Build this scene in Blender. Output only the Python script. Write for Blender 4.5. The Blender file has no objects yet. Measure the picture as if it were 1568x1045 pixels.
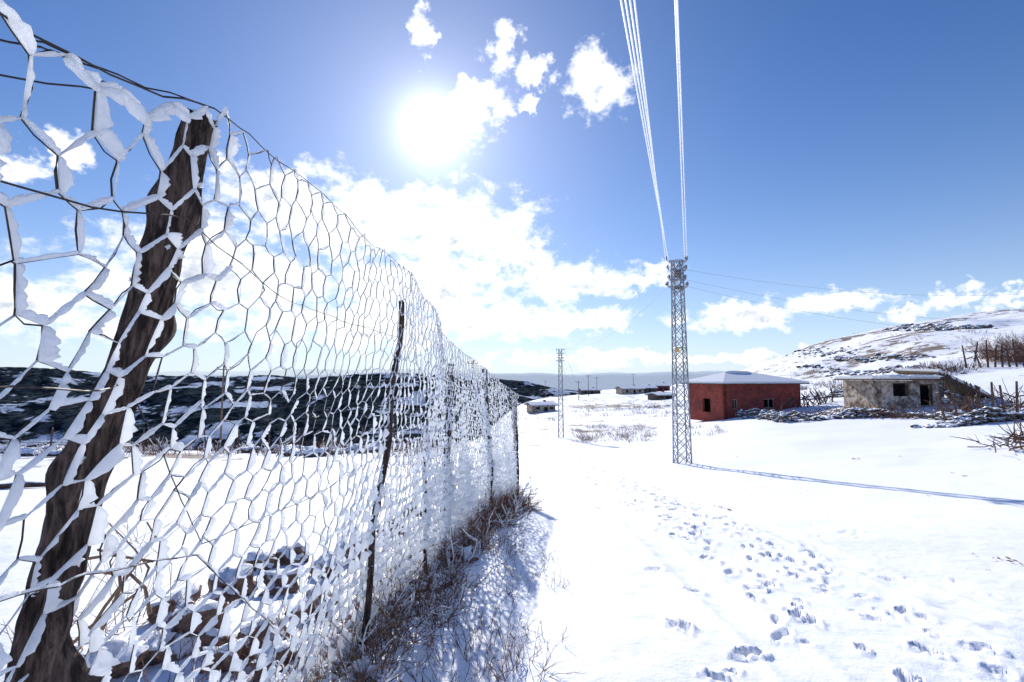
import bpy, math, random, time
import numpy as np
from mathutils import Vector, Matrix, noise as mnoise
T0=time.time()
random.seed(7); RS=np.random.RandomState(5)
scene=bpy.context.scene
scene.view_settings.view_transform='Standard'; scene.view_settings.look='None'; scene.view_settings.exposure=0
F=740.0; PITCH=math.radians(4.48)
SUN_AZ=-9.8; SUN_EL=27.8
# ---------------- camera
cam=bpy.data.cameras.new('camera'); cam.lens=F/1568*36; cam.sensor_width=36; cam.clip_start=0.02; cam.clip_end=40000
co=bpy.data.objects.new('camera',cam); scene.collection.objects.link(co)
co.rotation_euler=(math.radians(90)+PITCH,0,0); scene.camera=co
def ray(u,v):
    a=u-784; b=F; c=522.5-v
    return Vector((a,b*math.cos(PITCH)-c*math.sin(PITCH),b*math.sin(PITCH)+c*math.cos(PITCH)))
def P(u,v,y):
    r=ray(u,v); return r*(y/r.y)
def azel(u,v):
    r=ray(u,v); return math.degrees(math.atan2(r.x,r.y)), math.degrees(math.atan2(r.z,math.hypot(r.x,r.y)))
# ---------------- materials
def newmat(name):
    m=bpy.data.materials.new(name); m.use_nodes=True; nt=m.node_tree; nt.nodes.clear()
    out=nt.nodes.new('ShaderNodeOutputMaterial'); return m,nt,out
def N(nt,t,**k):
    n=nt.nodes.new(t)
    for a,b in k.items(): setattr(n,a,b)
    return n
def mathn(nt,op,a,b=0.0,c=0.0):
    n=N(nt,'ShaderNodeMath',operation=op)
    for i,x in enumerate((a,b,c)):
        if isinstance(x,(int,float)): n.inputs[i].default_value=x
        else: nt.links.new(x,n.inputs[i])
    return n.outputs[0]
def smooth(nt,x,lo,hi):
    n=N(nt,'ShaderNodeMapRange',interpolation_type='SMOOTHSTEP'); nt.links.new(x,n.inputs[0])
    n.inputs[1].default_value=lo; n.inputs[2].default_value=hi; return n.outputs[0]
def noise(nt,vec,scale,detail=4,rough=0.55,out='Fac'):
    n=N(nt,'ShaderNodeTexNoise'); n.inputs['Scale'].default_value=scale; n.inputs['Detail'].default_value=detail; n.inputs['Roughness'].default_value=rough
    if vec is not None: nt.links.new(vec,n.inputs['Vector'])
    return n.outputs[out]
def mixc(nt,f,a,b):
    n=N(nt,'ShaderNodeMix',data_type='RGBA')
    if isinstance(f,(int,float)): n.inputs[0].default_value=f
    else: nt.links.new(f,n.inputs[0])
    for i,x in ((6,a),(7,b)):
        if isinstance(x,tuple): n.inputs[i].default_value=(*x,1)
        else: nt.links.new(x,n.inputs[i])
    return n.outputs[2]
def bump(nt,h,strength,dist):
    n=N(nt,'ShaderNodeBump'); n.inputs['Strength'].default_value=strength; n.inputs['Distance'].default_value=dist
    nt.links.new(h,n.inputs['Height']); return n.outputs[0]
SNOWC=(0.94,0.945,0.955)
def simple(name,c1,c2,scale=8,rough=0.85,bs=0.5,bd=0.01,snow=None,metal=0,stretch=None,sn=0.5,lo=.3,hi=.7,haze=0):
    m,nt,out=newmat(name); p=N(nt,'ShaderNodeBsdfPrincipled'); 
    if haze:
        tr=N(nt,'ShaderNodeBsdfTransparent'); mxs=N(nt,'ShaderNodeMixShader'); mxs.inputs[0].default_value=haze
        nt.links.new(p.outputs[0],mxs.inputs[1]); nt.links.new(tr.outputs[0],mxs.inputs[2]); nt.links.new(mxs.outputs[0],out.inputs[0])
    else: nt.links.new(p.outputs[0],out.inputs[0])
    p.inputs['Specular IOR Level'].default_value=0.25
    geo=N(nt,'ShaderNodeNewGeometry'); pos=geo.outputs['Position']
    if stretch:
        mp=N(nt,'ShaderNodeMapping'); mp.inputs['Scale'].default_value=stretch; nt.links.new(pos,mp.inputs[0]); pos=mp.outputs[0]
    n1=noise(nt,pos,scale,5,0.65)
    c=mixc(nt,smooth(nt,n1,lo,hi),c1,c2)
    if snow is not None:
        s=N(nt,'ShaderNodeSeparateXYZ'); nt.links.new(geo.outputs['Normal'],s.inputs[0])
        n2=noise(nt,geo.outputs['Position'],sn*10,3)
        f=mathn(nt,'ADD',s.outputs[2],mathn(nt,'MULTIPLY',mathn(nt,'SUBTRACT',n2,0.5),1.3))
        f=smooth(nt,f,snow,snow+0.12); c=mixc(nt,f,c,SNOWC)
    nt.links.new(c,p.inputs['Base Color']); p.inputs['Roughness'].default_value=rough; p.inputs['Metallic'].default_value=metal
    if bs>0: nt.links.new(bump(nt,n1,bs,bd),p.inputs['Normal'])
    return m
def snowmat(name,trans=0.45,sc=160):
    m,nt,out=newmat(name)
    d=N(nt,'ShaderNodeBsdfDiffuse'); d.inputs[0].default_value=(0.96,0.965,0.97,1)
    t=N(nt,'ShaderNodeBsdfTranslucent'); t.inputs[0].default_value=(0.96,0.97,0.98,1)
    geo=N(nt,'ShaderNodeNewGeometry')
    b=bump(nt,noise(nt,geo.outputs['Position'],sc,2),0.7,0.6/sc)
    nt.links.new(b,d.inputs['Normal'])
    mx=N(nt,'ShaderNodeMixShader'); mx.inputs[0].default_value=trans
    nt.links.new(d.outputs[0],mx.inputs[1]); nt.links.new(t.outputs[0],mx.inputs[2]); nt.links.new(mx.outputs[0],out.inputs[0])
    return m
M_rime=snowmat('rime',0.58); M_snow=snowmat('snow_cap',0.15,60)
M_wire=simple('wire_rusty',(0.02,0.016,0.014),(0.05,0.035,0.03),60,0.6,0)
M_wood=simple('weathered_post',(0.022,0.015,0.013),(0.16,0.11,0.09),30,0.95,1.0,0.015,stretch=(3,3,0.45),lo=.38,hi=.72)
M_twig=simple('twig',(0.07,0.04,0.03),(0.18,0.10,0.07),20,0.9,0)
M_twigred=simple('twig_red',(0.15,0.07,0.045),(0.28,0.14,0.09),4,0.9,0)
M_grass=simple('dry_stalk',(0.20,0.12,0.07),(0.36,0.23,0.13),10,0.9,0)
M_rock=simple('rock_snowy',(0.08,0.05,0.04),(0.30,0.19,0.13),14,0.9,1.0,0.03,snow=0.5,sn=0.9)
M_rubble=simple('rubble_snowy',(0.05,0.04,0.035),(0.22,0.18,0.15),6,0.9,1.0,0.04,snow=0.28,sn=0.35)
M_stone=simple('field_stone',(0.10,0.085,0.07),(0.36,0.31,0.26),5,0.9,1.0,0.03)
M_log=simple('wood_snowy',(0.06,0.04,0.03),(0.19,0.12,0.09),8,0.9,0.8,0.02,snow=0.6,sn=0.5)
M_steel=simple('galvanised_steel',(0.18,0.19,0.21),(0.45,0.45,0.47),3,0.5,0,0.01,metal=0.2)
M_line=simple('iced_cable',(0.85,0.87,0.89),(0.94,0.95,0.95),3,0.6,0)
M_farline=simple('thin_cable',(0.3,0.35,0.42),(0.4,0.44,0.5),3,0.6,0)
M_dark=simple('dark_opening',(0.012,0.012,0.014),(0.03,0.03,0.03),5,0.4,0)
M_frame=simple('window_frame',(0.3,0.27,0.24),(0.45,0.42,0.38),5,0.7,0)
M_plaster=simple('old_plaster',(0.17,0.12,0.09),(0.60,0.50,0.41),2.2,0.95,1.0,0.06,lo=.36,hi=.6)
M_plank=simple('old_plank',(0.07,0.05,0.04),(0.2,0.15,0.11),6,0.9,0.6,0.01)
M_yellow=simple('warning_yellow',(0.8,0.42,0.03),(0.85,0.5,0.05),5,0.6,0)
M_ceramic=simple('insulator',(0.10,0.07,0.06),(0.2,0.16,0.14),5,0.3,0)
M_leaf=simple('dead_leaf',(0.25,0.09,0.04),(0.38,0.17,0.07),9,0.9,0)
def brickmat():
    m,nt,out=newmat('red_brick'); p=N(nt,'ShaderNodeBsdfPrincipled'); nt.links.new(p.outputs[0],out.inputs[0])
    tc=N(nt,'ShaderNodeTexCoord'); 
    s=N(nt,'ShaderNodeSeparateXYZ'); nt.links.new(tc.outputs['Object'],s.inputs[0])
    cb=N(nt,'ShaderNodeCombineXYZ'); nt.links.new(mathn(nt,'ADD',s.outputs[0],s.outputs[1]),cb.inputs[0]); nt.links.new(s.outputs[2],cb.inputs[1])
    b=N(nt,'ShaderNodeTexBrick'); nt.links.new(cb.outputs[0],b.inputs['Vector'])
    b.inputs['Color1'].default_value=(0.40,0.065,0.042,1); b.inputs['Color2'].default_value=(0.24,0.04,0.028,1); b.inputs['Mortar'].default_value=(0.2,0.09,0.07,1)
    b.inputs['Scale'].default_value=1; b.inputs['Brick Width'].default_value=0.3; b.inputs['Row Height'].default_value=0.2; b.inputs['Mortar Size'].default_value=0.012
    c=mixc(nt,mathn(nt,'MULTIPLY',smooth(nt,noise(nt,tc.outputs['Object'],0.9,6,0.7),0.42,0.65),0.6),b.outputs[0],(0.11,0.03,0.025))
    nt.links.new(c,p.inputs['Base Color']); p.inputs['Roughness'].default_value=0.9; return m
M_brick=brickmat()
# ---------------- mesh builder
class MB:
    def __init__(s): s.v=[]; s.f=[]; s.m=[]; s.mats=[]
    def mi(s,mat):
        if mat not in s.mats: s.mats.append(mat)
        return s.mats.index(mat)
    def add(s,vs,fs,mat):
        o=len(s.v); k=s.mi(mat); s.v.extend([tuple(q) for q in vs])
        for f in fs: s.f.append(tuple(i+o for i in f)); s.m.append(k)
    def tube(s,pts,rad,n,mat,cap=True):
        pts=[Vector(p) for p in pts]; K=len(pts)
        if isinstance(rad,(int,float)): rad=[rad]*K
        vs=[];fs=[]
        for i,p in enumerate(pts):
            t=(pts[min(i+1,K-1)]-pts[max(i-1,0)])
            if t.length<1e-9: t=Vector((0,0,1))
            t.normalize(); a=Vector((0,0,1)) if abs(t.z)<0.9 else Vector((1,0,0))
            e1=t.cross(a).normalized(); e2=t.cross(e1)
            for j in range(n):
                an=2*math.pi*j/n; vs.append(p+(e1*math.cos(an)+e2*math.sin(an))*rad[i])
        for i in range(K-1):
            for j in range(n):
                fs.append((i*n+j,i*n+(j+1)%n,(i+1)*n+(j+1)%n,(i+1)*n+j))
        if cap: fs.append(tuple(range(n))); fs.append(tuple((K-1)*n+j for j in reversed(range(n))))
        s.add(vs,fs,mat)
    def box(s,c,size,mat,M=None):
        c=Vector(c); vs=[]
        for dx in(-.5,.5):
            for dy in(-.5,.5):
                for dz in(-.5,.5):
                    v=c+Vector((dx*size[0],dy*size[1],dz*size[2]))
                    vs.append(M@v if M else v)
        s.add(vs,[(0,1,3,2),(4,6,7,5),(0,4,5,1),(2,3,7,6),(0,2,6,4),(1,5,7,3)],mat)
    def blob(s,c,r,mat,seed=0,sub=2,amp=0.3,flat=0.7):
        vs,fs=ICO[sub]; out=[]
        rx,ry,rz=(r,r,r*flat) if isinstance(r,(int,float)) else r
        o=Vector((seed*3.1,seed*1.7,seed*0.9))
        for v in vs:
            k=1+amp*mnoise.noise(v*1.6+o)*1.6+amp*0.5*mnoise.noise(v*4+o)
            out.append((c[0]+v.x*rx*k,c[1]+v.y*ry*k,c[2]+v.z*rz*k))
        s.add(out,fs,mat)
    def obj(s,name,parent=None,sm=False,loc=None):
        me=bpy.data.meshes.new(name); vs=s.v
        me.from_pydata(vs,[],s.f); 
        for m in s.mats: me.materials.append(m)
        me.polygons.foreach_set('material_index',s.m)
        if sm: me.polygons.foreach_set('use_smooth',[True]*len(s.f))
        me.update(); o=bpy.data.objects.new(name,me); scene.collection.objects.link(o)
        if parent: o.parent=parent
        return o
import bmesh
ICO={}
for sub in (1,2,3):
    bm=bmesh.new(); bmesh.ops.create_icosphere(bm,subdivisions=sub,radius=1); bm.verts.ensure_lookup_table()
    ICO[sub]=([v.co.copy() for v in bm.verts],[tuple(x.index for x in f.verts) for f in bm.faces]); bm.free()
def empty(name,loc=(0,0,0)):
    e=bpy.data.objects.new(name,None); e.location=loc; e.empty_display_size=0.2; scene.collection.objects.link(e); return e
# ---------------- terrain
def vn(x,y,seed=0):
    x=np.asarray(x,float); y=np.asarray(y,float)
    xi=np.floor(x).astype(np.int64); yi=np.floor(y).astype(np.int64); fx=x-xi; fy=y-yi
    fx=fx*fx*fx*(fx*(fx*6-15)+10); fy=fy*fy*fy*(fy*(fy*6-15)+10)
    def h(a,b):
        n=(a*374761393+b*668265263+seed*974634777)&0x7fffffff
        n=((n^(n>>13))*1274126177)&0x7fffffff; n=(n^(n>>16))&0xffff
        return n/65535.0*2-1
    return (h(xi,yi)*(1-fx)+h(xi+1,yi)*fx)*(1-fy)+(h(xi,yi+1)*(1-fx)+h(xi+1,yi+1)*fx)*fy
def fbm(x,y,seed=0,o=4):
    r=0;a=1.0;t=0
    for i in range(o): r=r+a*vn(np.asarray(x)*2**i+i*17.3,np.asarray(y)*2**i-i*9.1,seed+i); t+=a; a*=0.5
    return r/t
def AZ(u): return math.degrees(math.atan((u-784)/F))
def prof(u,pts,rr=False):
    c=math.cos(math.radians(AZ(u))); return (AZ(u),[(y/c,z) for y,z in pts])
near=[(0.1,-1.36),(1,-1.37),(2.7,-1.43),(6,-1.74),(8,-2.08),(10,-2.36)]
def valley(top,ytop=1100,edge=28):
    return near+[(20,-3.2),(edge,-3.9),(45,-9),(150,-60),(350,-105),(480,-68),(800,-22),(ytop,top),(1900,-60),(3000,-180),(12000,-260)]
cols=[
 (-180,[(0.1,-1.36),(20,-0.6),(100,3),(500,10),(12000,-200)]),
 (-110,[(0.1,-1.36),(20,-2.0),(60,-8),(500,-60),(1500,10),(12000,-260)]),
 (-70,[(0.1,-1.36),(20,-2.6),(40,-6),(300,-90),(1500,20),(3000,-180),(12000,-260)]),
 prof(0,valley(26)),prof(110,valley(20)),prof(200,valley(10)),prof(300,valley(2)),prof(400,valley(7)),prof(560,valley(12,1100,30)),
 prof(700,near+[(20,-3.45),(35,-4.6),(60,-7.5),(150,-25),(400,-60),(800,-35),(1300,10),(2000,-60),(3000,-180),(12000,-260)]),
 prof(790,near+[(20,-3.5),(47,-5.6),(80,-6.6),(130,-7.2),(220,-9),(400,-35),(900,-50),(1400,-6),(2000,-60),(3000,-180),(12000,-260)]),
 prof(900,near+[(20,-3.5),(47,-5.6),(85,-6.5),(190,-6.2),(330,-7),(500,-40),(1400,-36),(2000,-70),(3000,-180),(12000,-260)]),
 prof(1040,near+[(20,-3.5),(47,-4.7),(85,-5.4),(190,-5),(380,-3.6),(600,-20),(3000,-180),(12000,-260)]),
 prof(1150,near+[(20,-3.4),(46,-3.2),(90,-2.9),(215,4.5),(450,6),(900,-20),(3000,-180),(12000,-260)]),
 prof(1250,near+[(18,-3.1),(42,-2.9),(85,-0.8),(186,13.8),(400,15),(900,-20),(3000,-180),(12000,-260)]),
 prof(1390,near[:-1]+[(9.5,-2.3),(17,-2.85),(38,-2.6),(77,3),(166,20.8),(400,20),(900,-20),(3000,-180),(12000,-260)]),
 prof(1568,near[:-1]+[(8.5,-2.15),(15,-2.5),(34,-1.9),(68,4.5),(151,20.8),(400,24),(900,-20),(3000,-180),(12000,-260)]),
 (70,[(0.1,-1.36),(12,-1.8),(50,0),(150,20),(500,24),(3000,-180),(12000,-260)]),
 (110,[(0.1,-1.36),(12,-1.1),(50,2),(150,18),(500,24),(12000,-200)]),
 (180,[(0.1,-1.36),(20,-0.6),(100,3),(500,10),(12000,-200)])]
AZG=np.arange(-180,181,1.0); LRG=np.arange(math.log(0.1),math.log(12000),0.04)
cz=np.array([np.interp(LRG,[math.log(r) for r,_ in p],[z for _,z in p]) for _,p in cols]); ca=np.array([a for a,_ in cols])
TAB=np.array([np.interp(AZG,ca,cz[:,j]) for j in range(len(LRG))]).T
def blur(T,ax,k):
    w=np.exp(-0.5*(np.arange(-3*k,3*k+1)/k)**2); w/=w.sum()
    Tp=np.pad(T,[(3*k,3*k) if i==ax else (0,0) for i in range(2)],mode='edge')
    return np.apply_along_axis(lambda m:np.convolve(m,w,'valid'),ax,Tp)
TAB=blur(blur(TAB,0,2),1,2)
def ss(x,a,b):
    t=np.clip((x-a)/(b-a),0,1); return t*t*(3-2*t)
def hbase(x,y):
    x=np.asarray(x,float); y=np.asarray(y,float)
    r=np.maximum(np.hypot(x,y),0.1); az=np.degrees(np.arctan2(x,y))
    i=np.clip((az+180),0,359.999); j=np.clip((np.log(r)-LRG[0])/0.04,0,len(LRG)-1.001)
    i0=i.astype(int); j0=j.astype(int); fi=i-i0; fj=j-j0
    z=(TAB[i0,j0]*(1-fi)+TAB[i0+1,j0]*fi)*(1-fj)+(TAB[i0,j0+1]*(1-fi)+TAB[i0+1,j0+1]*fi)*fj
    right=ss(az,16,30)*(1-ss(az,100,140))
    z=z+0.022*fbm(x/1.3,y/1.3,1,3)*ss(r,1,4)
    z=z+0.10*fbm(x/6,y/6,4,3)*ss(r,8,25)
    z=z+right*1.8*fbm(x/20,y/20,8,5)*ss(r,50,90)
    z=z+(0.5*fbm(x/18,y/18,18,3))*ss(r,60,110)*(1-right)*(1-ss(r,380,420))
    left=1-ss(az,4,12)
    z=z+left*(20*fbm(x/150,y/150,12,6)+3.0*np.abs(vn(x/14,y/22,91)))*ss(r,350,700)
    return z
LA=np.arange(-180,180.01,0.5); LL=np.arange(math.log(0.1),math.log(3000),0.01)
_a,_l=np.meshgrid(np.radians(LA),np.exp(LL),indexing='ij')
HT=hbase(_l*np.sin(_a),_l*np.cos(_a)).tolist(); NL=len(LL); L0=math.log(0.1)
def H(x,y):
    r=math.hypot(x,y); r=max(r,.1001); i=(math.degrees(math.atan2(x,y))+180)*2; j=(math.log(r)-L0)*100
    i0=min(int(i),719); j0=min(int(j),NL-2); fi=i-i0; fj=min(j-j0,1)
    a=HT[i0];b=HT[i0+1]
    return (a[j0]*(1-fi)+b[j0]*fi)*(1-fj)+(a[j0+1]*(1-fi)+b[j0+1]*fi)*fj
def ground_at(u,v,tmax=500):
    r=ray(u,v); r=r/r.y; t=0.5
    while t<tmax:
        if r.z*t<H(r.x*t,t): break
        t*=1.015
    lo=t/1.015; hi=t
    for _ in range(12):
        m=(lo+hi)/2
        if r.z*m<H(r.x*m,m): hi=m
        else: lo=m
    return Vector((r.x*hi,hi,H(r.x*hi,hi)))
azs=np.concatenate([np.arange(-62,62,0.2),np.arange(62,298,4.0)])
rs=np.concatenate([np.exp(np.arange(math.log(0.2),0,0.06)),np.exp(np.arange(0,math.log(60),0.0078)),np.exp(np.arange(math.log(60.2),math.log(2600),0.013)),np.exp(np.arange(math.log(2650),math.log(12000),0.08))])
A,R=np.meshgrid(np.radians(azs),rs)
X=(R*np.sin(A)); Y=(R*np.cos(A)); Z=hbase(X,Y)
Z=Z+0.008*fbm(X/0.22,Y/0.22,31,3)*(1-ss(R,10,30))*ss(R,0.5,1.5)
prints=[]
def trail(pts,step,lat,sz,dep,jit=0.06,skip=0.0):
    W=[ground_at(u,v) for u,v in pts]; k=0
    for a,b in zip(W[:-1],W[1:]):
        d=(b-a); L=math.hypot(d.x,d.y); n=max(1,int(L/step)); dx,dy=d.x/L,d.y/L
        for i in range(n):
            if random.random()<skip: continue
            t=(i+random.uniform(-.3,.3))/n; k+=1; s=lat*(1 if k%2 else -1)
            px_,py_=a.x+d.x*t-dy*s+random.gauss(0,jit),a.y+d.y*t+dx*s+random.gauss(0,jit)
            fd=min(1+0.13*max(0,py_-3.2),2.0); rr=random.uniform(.55,1.25)
            prints.append((px_,py_,math.atan2(dy,dx)+random.gauss(0,.4),sz*.92*fd*rr,1.25*dep*fd*random.uniform(.35,1.15)))
trail([(845,685),(930,722),(1060,785),(1200,860),(1310,925),(1460,980),(1580,1025)],0.17,0.09,0.05,0.034,0.09)
trail([(860,705),(950,752),(1040,810),(1120,845),(1230,900),(1400,950),(1500,1000)],0.15,0.10,0.042,0.03,0.13,0.1)
trail([(880,700),(980,740),(1100,800),(1240,860),(1400,930)],0.18,0.08,0.045,0.028,0.13,0.15)
trail([(825,670),(900,712),(1010,760),(1150,830),(1290,885)],0.22,0.10,0.045,0.03,0.2,0.15)
trail([(1010,790),(1090,850),(1160,900),(1215,985),(1330,1035)],0.24,0.06,0.052,0.036,0.04)
trail([(1090,1020),(1150,1000),(1215,980),(1260,960),(1330,1020),(1420,1045)],0.2,0.035,0.052,0.04,0.05)
trail([(860,770),(990,790),(1180,830),(1270,880)],0.22,0.12,0.04,0.025,0.2,0.3)
trail([(1180,790),(1300,860),(1500,960)],0.25,0.2,0.035,0.02,0.25,0.35)
trail([(1150,890),(1185,905),(1215,925),(1230,955)],0.12,0.03,0.045,0.035,0.05)
trail([(1440,975),(1500,985),(1568,1000)],0.2,0.05,0.05,0.035,0.07)
trail([(990,690),(1120,745),(1300,810),(1500,900)],0.35,0.1,0.03,0.018,0.2,0.3)
for (u,v) in [(1000,872),(1040,960),(1060,905),(1170,885),(1270,880),(1380,935),(1385,1040),(1525,1030),(1050,825),(1100,1040),(1035,955),(1050,962)]:
    g=ground_at(u,v); prints.append((g.x,g.y,random.uniform(0,3),0.045,0.035))
Xf=X.ravel(); Yf=Y.ravel(); Zf=Z.ravel().copy()
sel=np.where((Yf>1)&(Yf<45)&(Xf>-2)&(Xf<14))[0]; sx=Xf[sel]; sy=Yf[sel]
D=np.zeros(len(sel))
for (px,py,an,s,d) in prints:
    m=np.where((np.abs(sx-px)<s*3.2)&(np.abs(sy-py)<s*3.2))[0]
    if len(m)==0: continue
    lx=(sx[m]-px)*math.cos(an)+(sy[m]-py)*math.sin(an); ly=-(sx[m]-px)*math.sin(an)+(sy[m]-py)*math.cos(an)
    q=np.sqrt((lx/(s*1.5))**2+(ly/(s*0.72))**2)
    ang=vn(lx/s*2.5+px*7,ly/s*2.5+py*5,55)*0.3; q=q+ang
    D[m]+= -d*(1-ss(q,0.5,1.1))+d*0.4*np.exp(-((q-1.3)/0.3)**2)
D=np.clip(D,-0.08,0.03)
for off in (0.0,1.5):
    pa=ground_at(830,690); pb=ground_at(1190,1000)
    dx,dy=pb.x-pa.x,pb.y-pa.y; L=math.hypot(dx,dy); dx/=L; dy/=L
    lat=-(sx-pa.x)*dy+(sy-pa.y)*dx-off+0.12*vn(sy/3,sx*0,66)
    D+=-0.026*np.exp(-(lat/0.12)**4)*(0.6+0.4*vn(sx/0.4,sy/0.4,67))+.010*np.exp(-((np.abs(lat)-.17)/.04)**2)
pa=ground_at(900,705); pb=ground_at(1440,960); dx,dy=pb.x-pa.x,pb.y-pa.y; L=math.hypot(dx,dy); dx/=L; dy/=L
lat=-(sx-pa.x)*dy+(sy-pa.y)*dx
D+=0.02*fbm(sx/0.13,sy/0.13,77,3)*np.exp(-(lat/0.6)**2)*(0.5+vn(sx/.6,sy/.6,78)*.6)
Zf[sel]+=D
nr,na=X.shape
verts=np.stack([Xf,Yf,Zf],1); verts=np.vstack([verts,[[0,0,-1.36]]])
i=np.arange(nr-1)[:,None]*na; j=np.arange(na)[None,:]; j1=(j+1)%na
quads=np.stack([(i+j),(i+j1),(i+na+j1),(i+na+j)],-1).reshape(-1,4)[:, ::-1]
me=bpy.data.meshes.new('snow_ground')
cj=np.arange(na); tris=np.stack([np.full(na,nr*na),(cj+1)%na,cj],1)
me.vertices.add(len(verts)); me.vertices.foreach_set('co',verts.ravel())
loops=np.concatenate([quads.ravel(),tris.ravel()]); me.loops.add(len(loops)); me.loops.foreach_set('vertex_index',loops.astype(np.int32))
npoly=len(quads)+len(tris); me.polygons.add(npoly)
st=np.concatenate([np.arange(len(quads))*4,len(quads)*4+np.arange(len(tris))*3]).astype(np.int32)
me.polygons.foreach_set('loop_start',st); me.polygons.foreach_set('use_smooth',np.ones(npoly,dtype=bool)); me.update(calc_edges=True); me.validate()
r_=np.hypot(verts[:,0],verts[:,1]); az_=np.degrees(np.arctan2(verts[:,0],verts[:,1]))
forest=ss(r_,280,420)*(1-ss(az_,14,18)); far_haze=ss(r_,1900,2600)
bare=ss(az_,16,27)*ss(r_,48,80)*(1-ss(r_,600,700))*0.68+ (1-ss(np.abs(az_-8),6,10))*ss(r_,30,45)*(1-ss(r_,200,240))*0.7
bare+=ss(-az_,3,12)*ss(r_,19,26)*(1-ss(r_,70,80))*1.0
for nm,arr in (('forest',forest),('bare',np.clip(bare,0,1)),('far_haze',far_haze)):
    at=me.attributes.new(nm,'FLOAT','POINT'); at.data.foreach_set('value',arr.astype(np.float32))
ground=bpy.data.objects.new('snow_ground',me); scene.collection.objects.link(ground)
m,nt,out=newmat('ground_snow'); p=N(nt,'ShaderNodeBsdfPrincipled'); nt.links.new(p.outputs[0],out.inputs[0])
geo=N(nt,'ShaderNodeNewGeometry'); pos=geo.outputs['Position']
af=N(nt,'ShaderNodeAttribute',attribute_name='forest'); ab=N(nt,'ShaderNodeAttribute',attribute_name='bare'); ar=N(nt,'ShaderNodeAttribute',attribute_name='far_haze')
sn=mixc(nt,noise(nt,pos,0.7,2),(0.935,0.94,0.95),(0.97,0.97,0.975))
mp=N(nt,'ShaderNodeMapping'); mp.inputs['Scale'].default_value=(1,1,3.0); nt.links.new(pos,mp.inputs[0])
nb=noise(nt,mp.outputs[0],0.32,7,0.75)
nbb=noise(nt,pos,0.05,2,0.5)
fb=mathn(nt,'ADD',mathn(nt,'ADD',nb,mathn(nt,'MULTIPLY',ab.outputs['Fac'],0.20)),mathn(nt,'MULTIPLY',mathn(nt,'SUBTRACT',nbb,.5),.6))
fb=mathn(nt,'MULTIPLY',smooth(nt,fb,0.68,0.75),smooth(nt,ab.outputs['Fac'],0.05,0.3))
dirt=mixc(nt,noise(nt,pos,2.5,3),(0.12,0.08,0.06),(0.34,0.26,0.2))
c=mixc(nt,fb,sn,dirt)
nf=noise(nt,pos,0.010,6,0.62)
nf2=noise(nt,pos,0.07,4,0.7)
fo=mixc(nt,smooth(nt,nf2,0.42,0.6),(0.006,0.011,0.016),(0.045,0.058,0.066))
ff=mathn(nt,'ADD',nf,mathn(nt,'MULTIPLY',mathn(nt,'SUBTRACT',nf2,0.5),0.24))
fo=mixc(nt,smooth(nt,ff,0.545,0.585),fo,(0.5,0.56,0.66))
c=mixc(nt,af.outputs['Fac'],c,fo)
c=mixc(nt,ar.outputs['Fac'],c,(.5,.64,.82))  # aerial haze painted into the base colour of the distant ground
nt.links.new(c,p.inputs['Base Color']); nt.links.new(mathn(nt,'ADD',.7,mathn(nt,'MULTIPLY',af.outputs['Fac'],.3)),p.inputs['Roughness'])
nt.links.new(mathn(nt,'MULTIPLY',mathn(nt,'SUBTRACT',1.0,af.outputs['Fac']),.3),p.inputs['Specular IOR Level'])
hh=mathn(nt,'ADD',noise(nt,pos,14,4,0.6),mathn(nt,'MULTIPLY',noise(nt,pos,90,1),0.25))
nt.links.new(bump(nt,hh,0.4,0.02),p.inputs['Normal'])
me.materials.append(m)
print('terrain',time.time()-T0)
# ---------------- distant mountains
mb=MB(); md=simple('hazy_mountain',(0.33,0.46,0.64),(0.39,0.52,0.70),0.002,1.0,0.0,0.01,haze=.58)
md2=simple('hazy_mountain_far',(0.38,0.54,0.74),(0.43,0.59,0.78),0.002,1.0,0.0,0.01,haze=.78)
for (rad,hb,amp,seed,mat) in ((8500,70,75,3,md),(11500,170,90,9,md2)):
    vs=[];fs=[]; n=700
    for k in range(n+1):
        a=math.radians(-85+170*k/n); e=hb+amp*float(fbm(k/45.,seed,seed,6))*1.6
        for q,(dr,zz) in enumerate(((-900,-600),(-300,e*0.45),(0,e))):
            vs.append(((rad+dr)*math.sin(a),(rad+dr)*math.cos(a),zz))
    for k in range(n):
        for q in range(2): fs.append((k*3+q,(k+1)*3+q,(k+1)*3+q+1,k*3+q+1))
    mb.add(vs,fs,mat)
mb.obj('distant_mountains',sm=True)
# ---------------- fence
fence=empty('wire_mesh_fence',(0,0,0))
bY=[0.0,.81,2.67,4.7,6.8,9.4]; bX=[-1.02,-.99,-.86,-.66,-.31,.05]
tp=[(P(130,95,.57)),P(318,158,.81),P(440,240,1.18),P(560,362,1.82),P(627,418,2.67),P(694,528,4.7),P(744,566,6.8),P(792,604,9.4)]
tY=[-0.1]+[q.y for q in tp]; tX=[-.50]+[q.x for q in tp]; tZ=[.26]+[q.z for q in tp]
def fsurf(y,h):
    bx=np.interp(y,bY,bX); tx=np.interp(y,tY,tX); tz=np.interp(y,tY,tZ); bz=H(bx,y)+0.03
    n=mnoise.noise(Vector((y*1.3,h*3,0)))
    x=bx+(tx-bx)*h+0.035*math.sin(math.pi*h)+0.06*n
    return Vector((x,y+0.035*mnoise.noise(Vector((y*3,h*5,7))),bz+(tz-bz)*h+0.032*mnoise.noise(Vector((y*2.5,h*4,3)))-.02*abs(mnoise.noise(Vector((y*1.9,1,3))))*(h>.9)))
wmb=MB(); rmb=MB()
W2=0.044; NR=26; Y0=0.10; NK=int((9.4-Y0)/W2)
node={}
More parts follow.
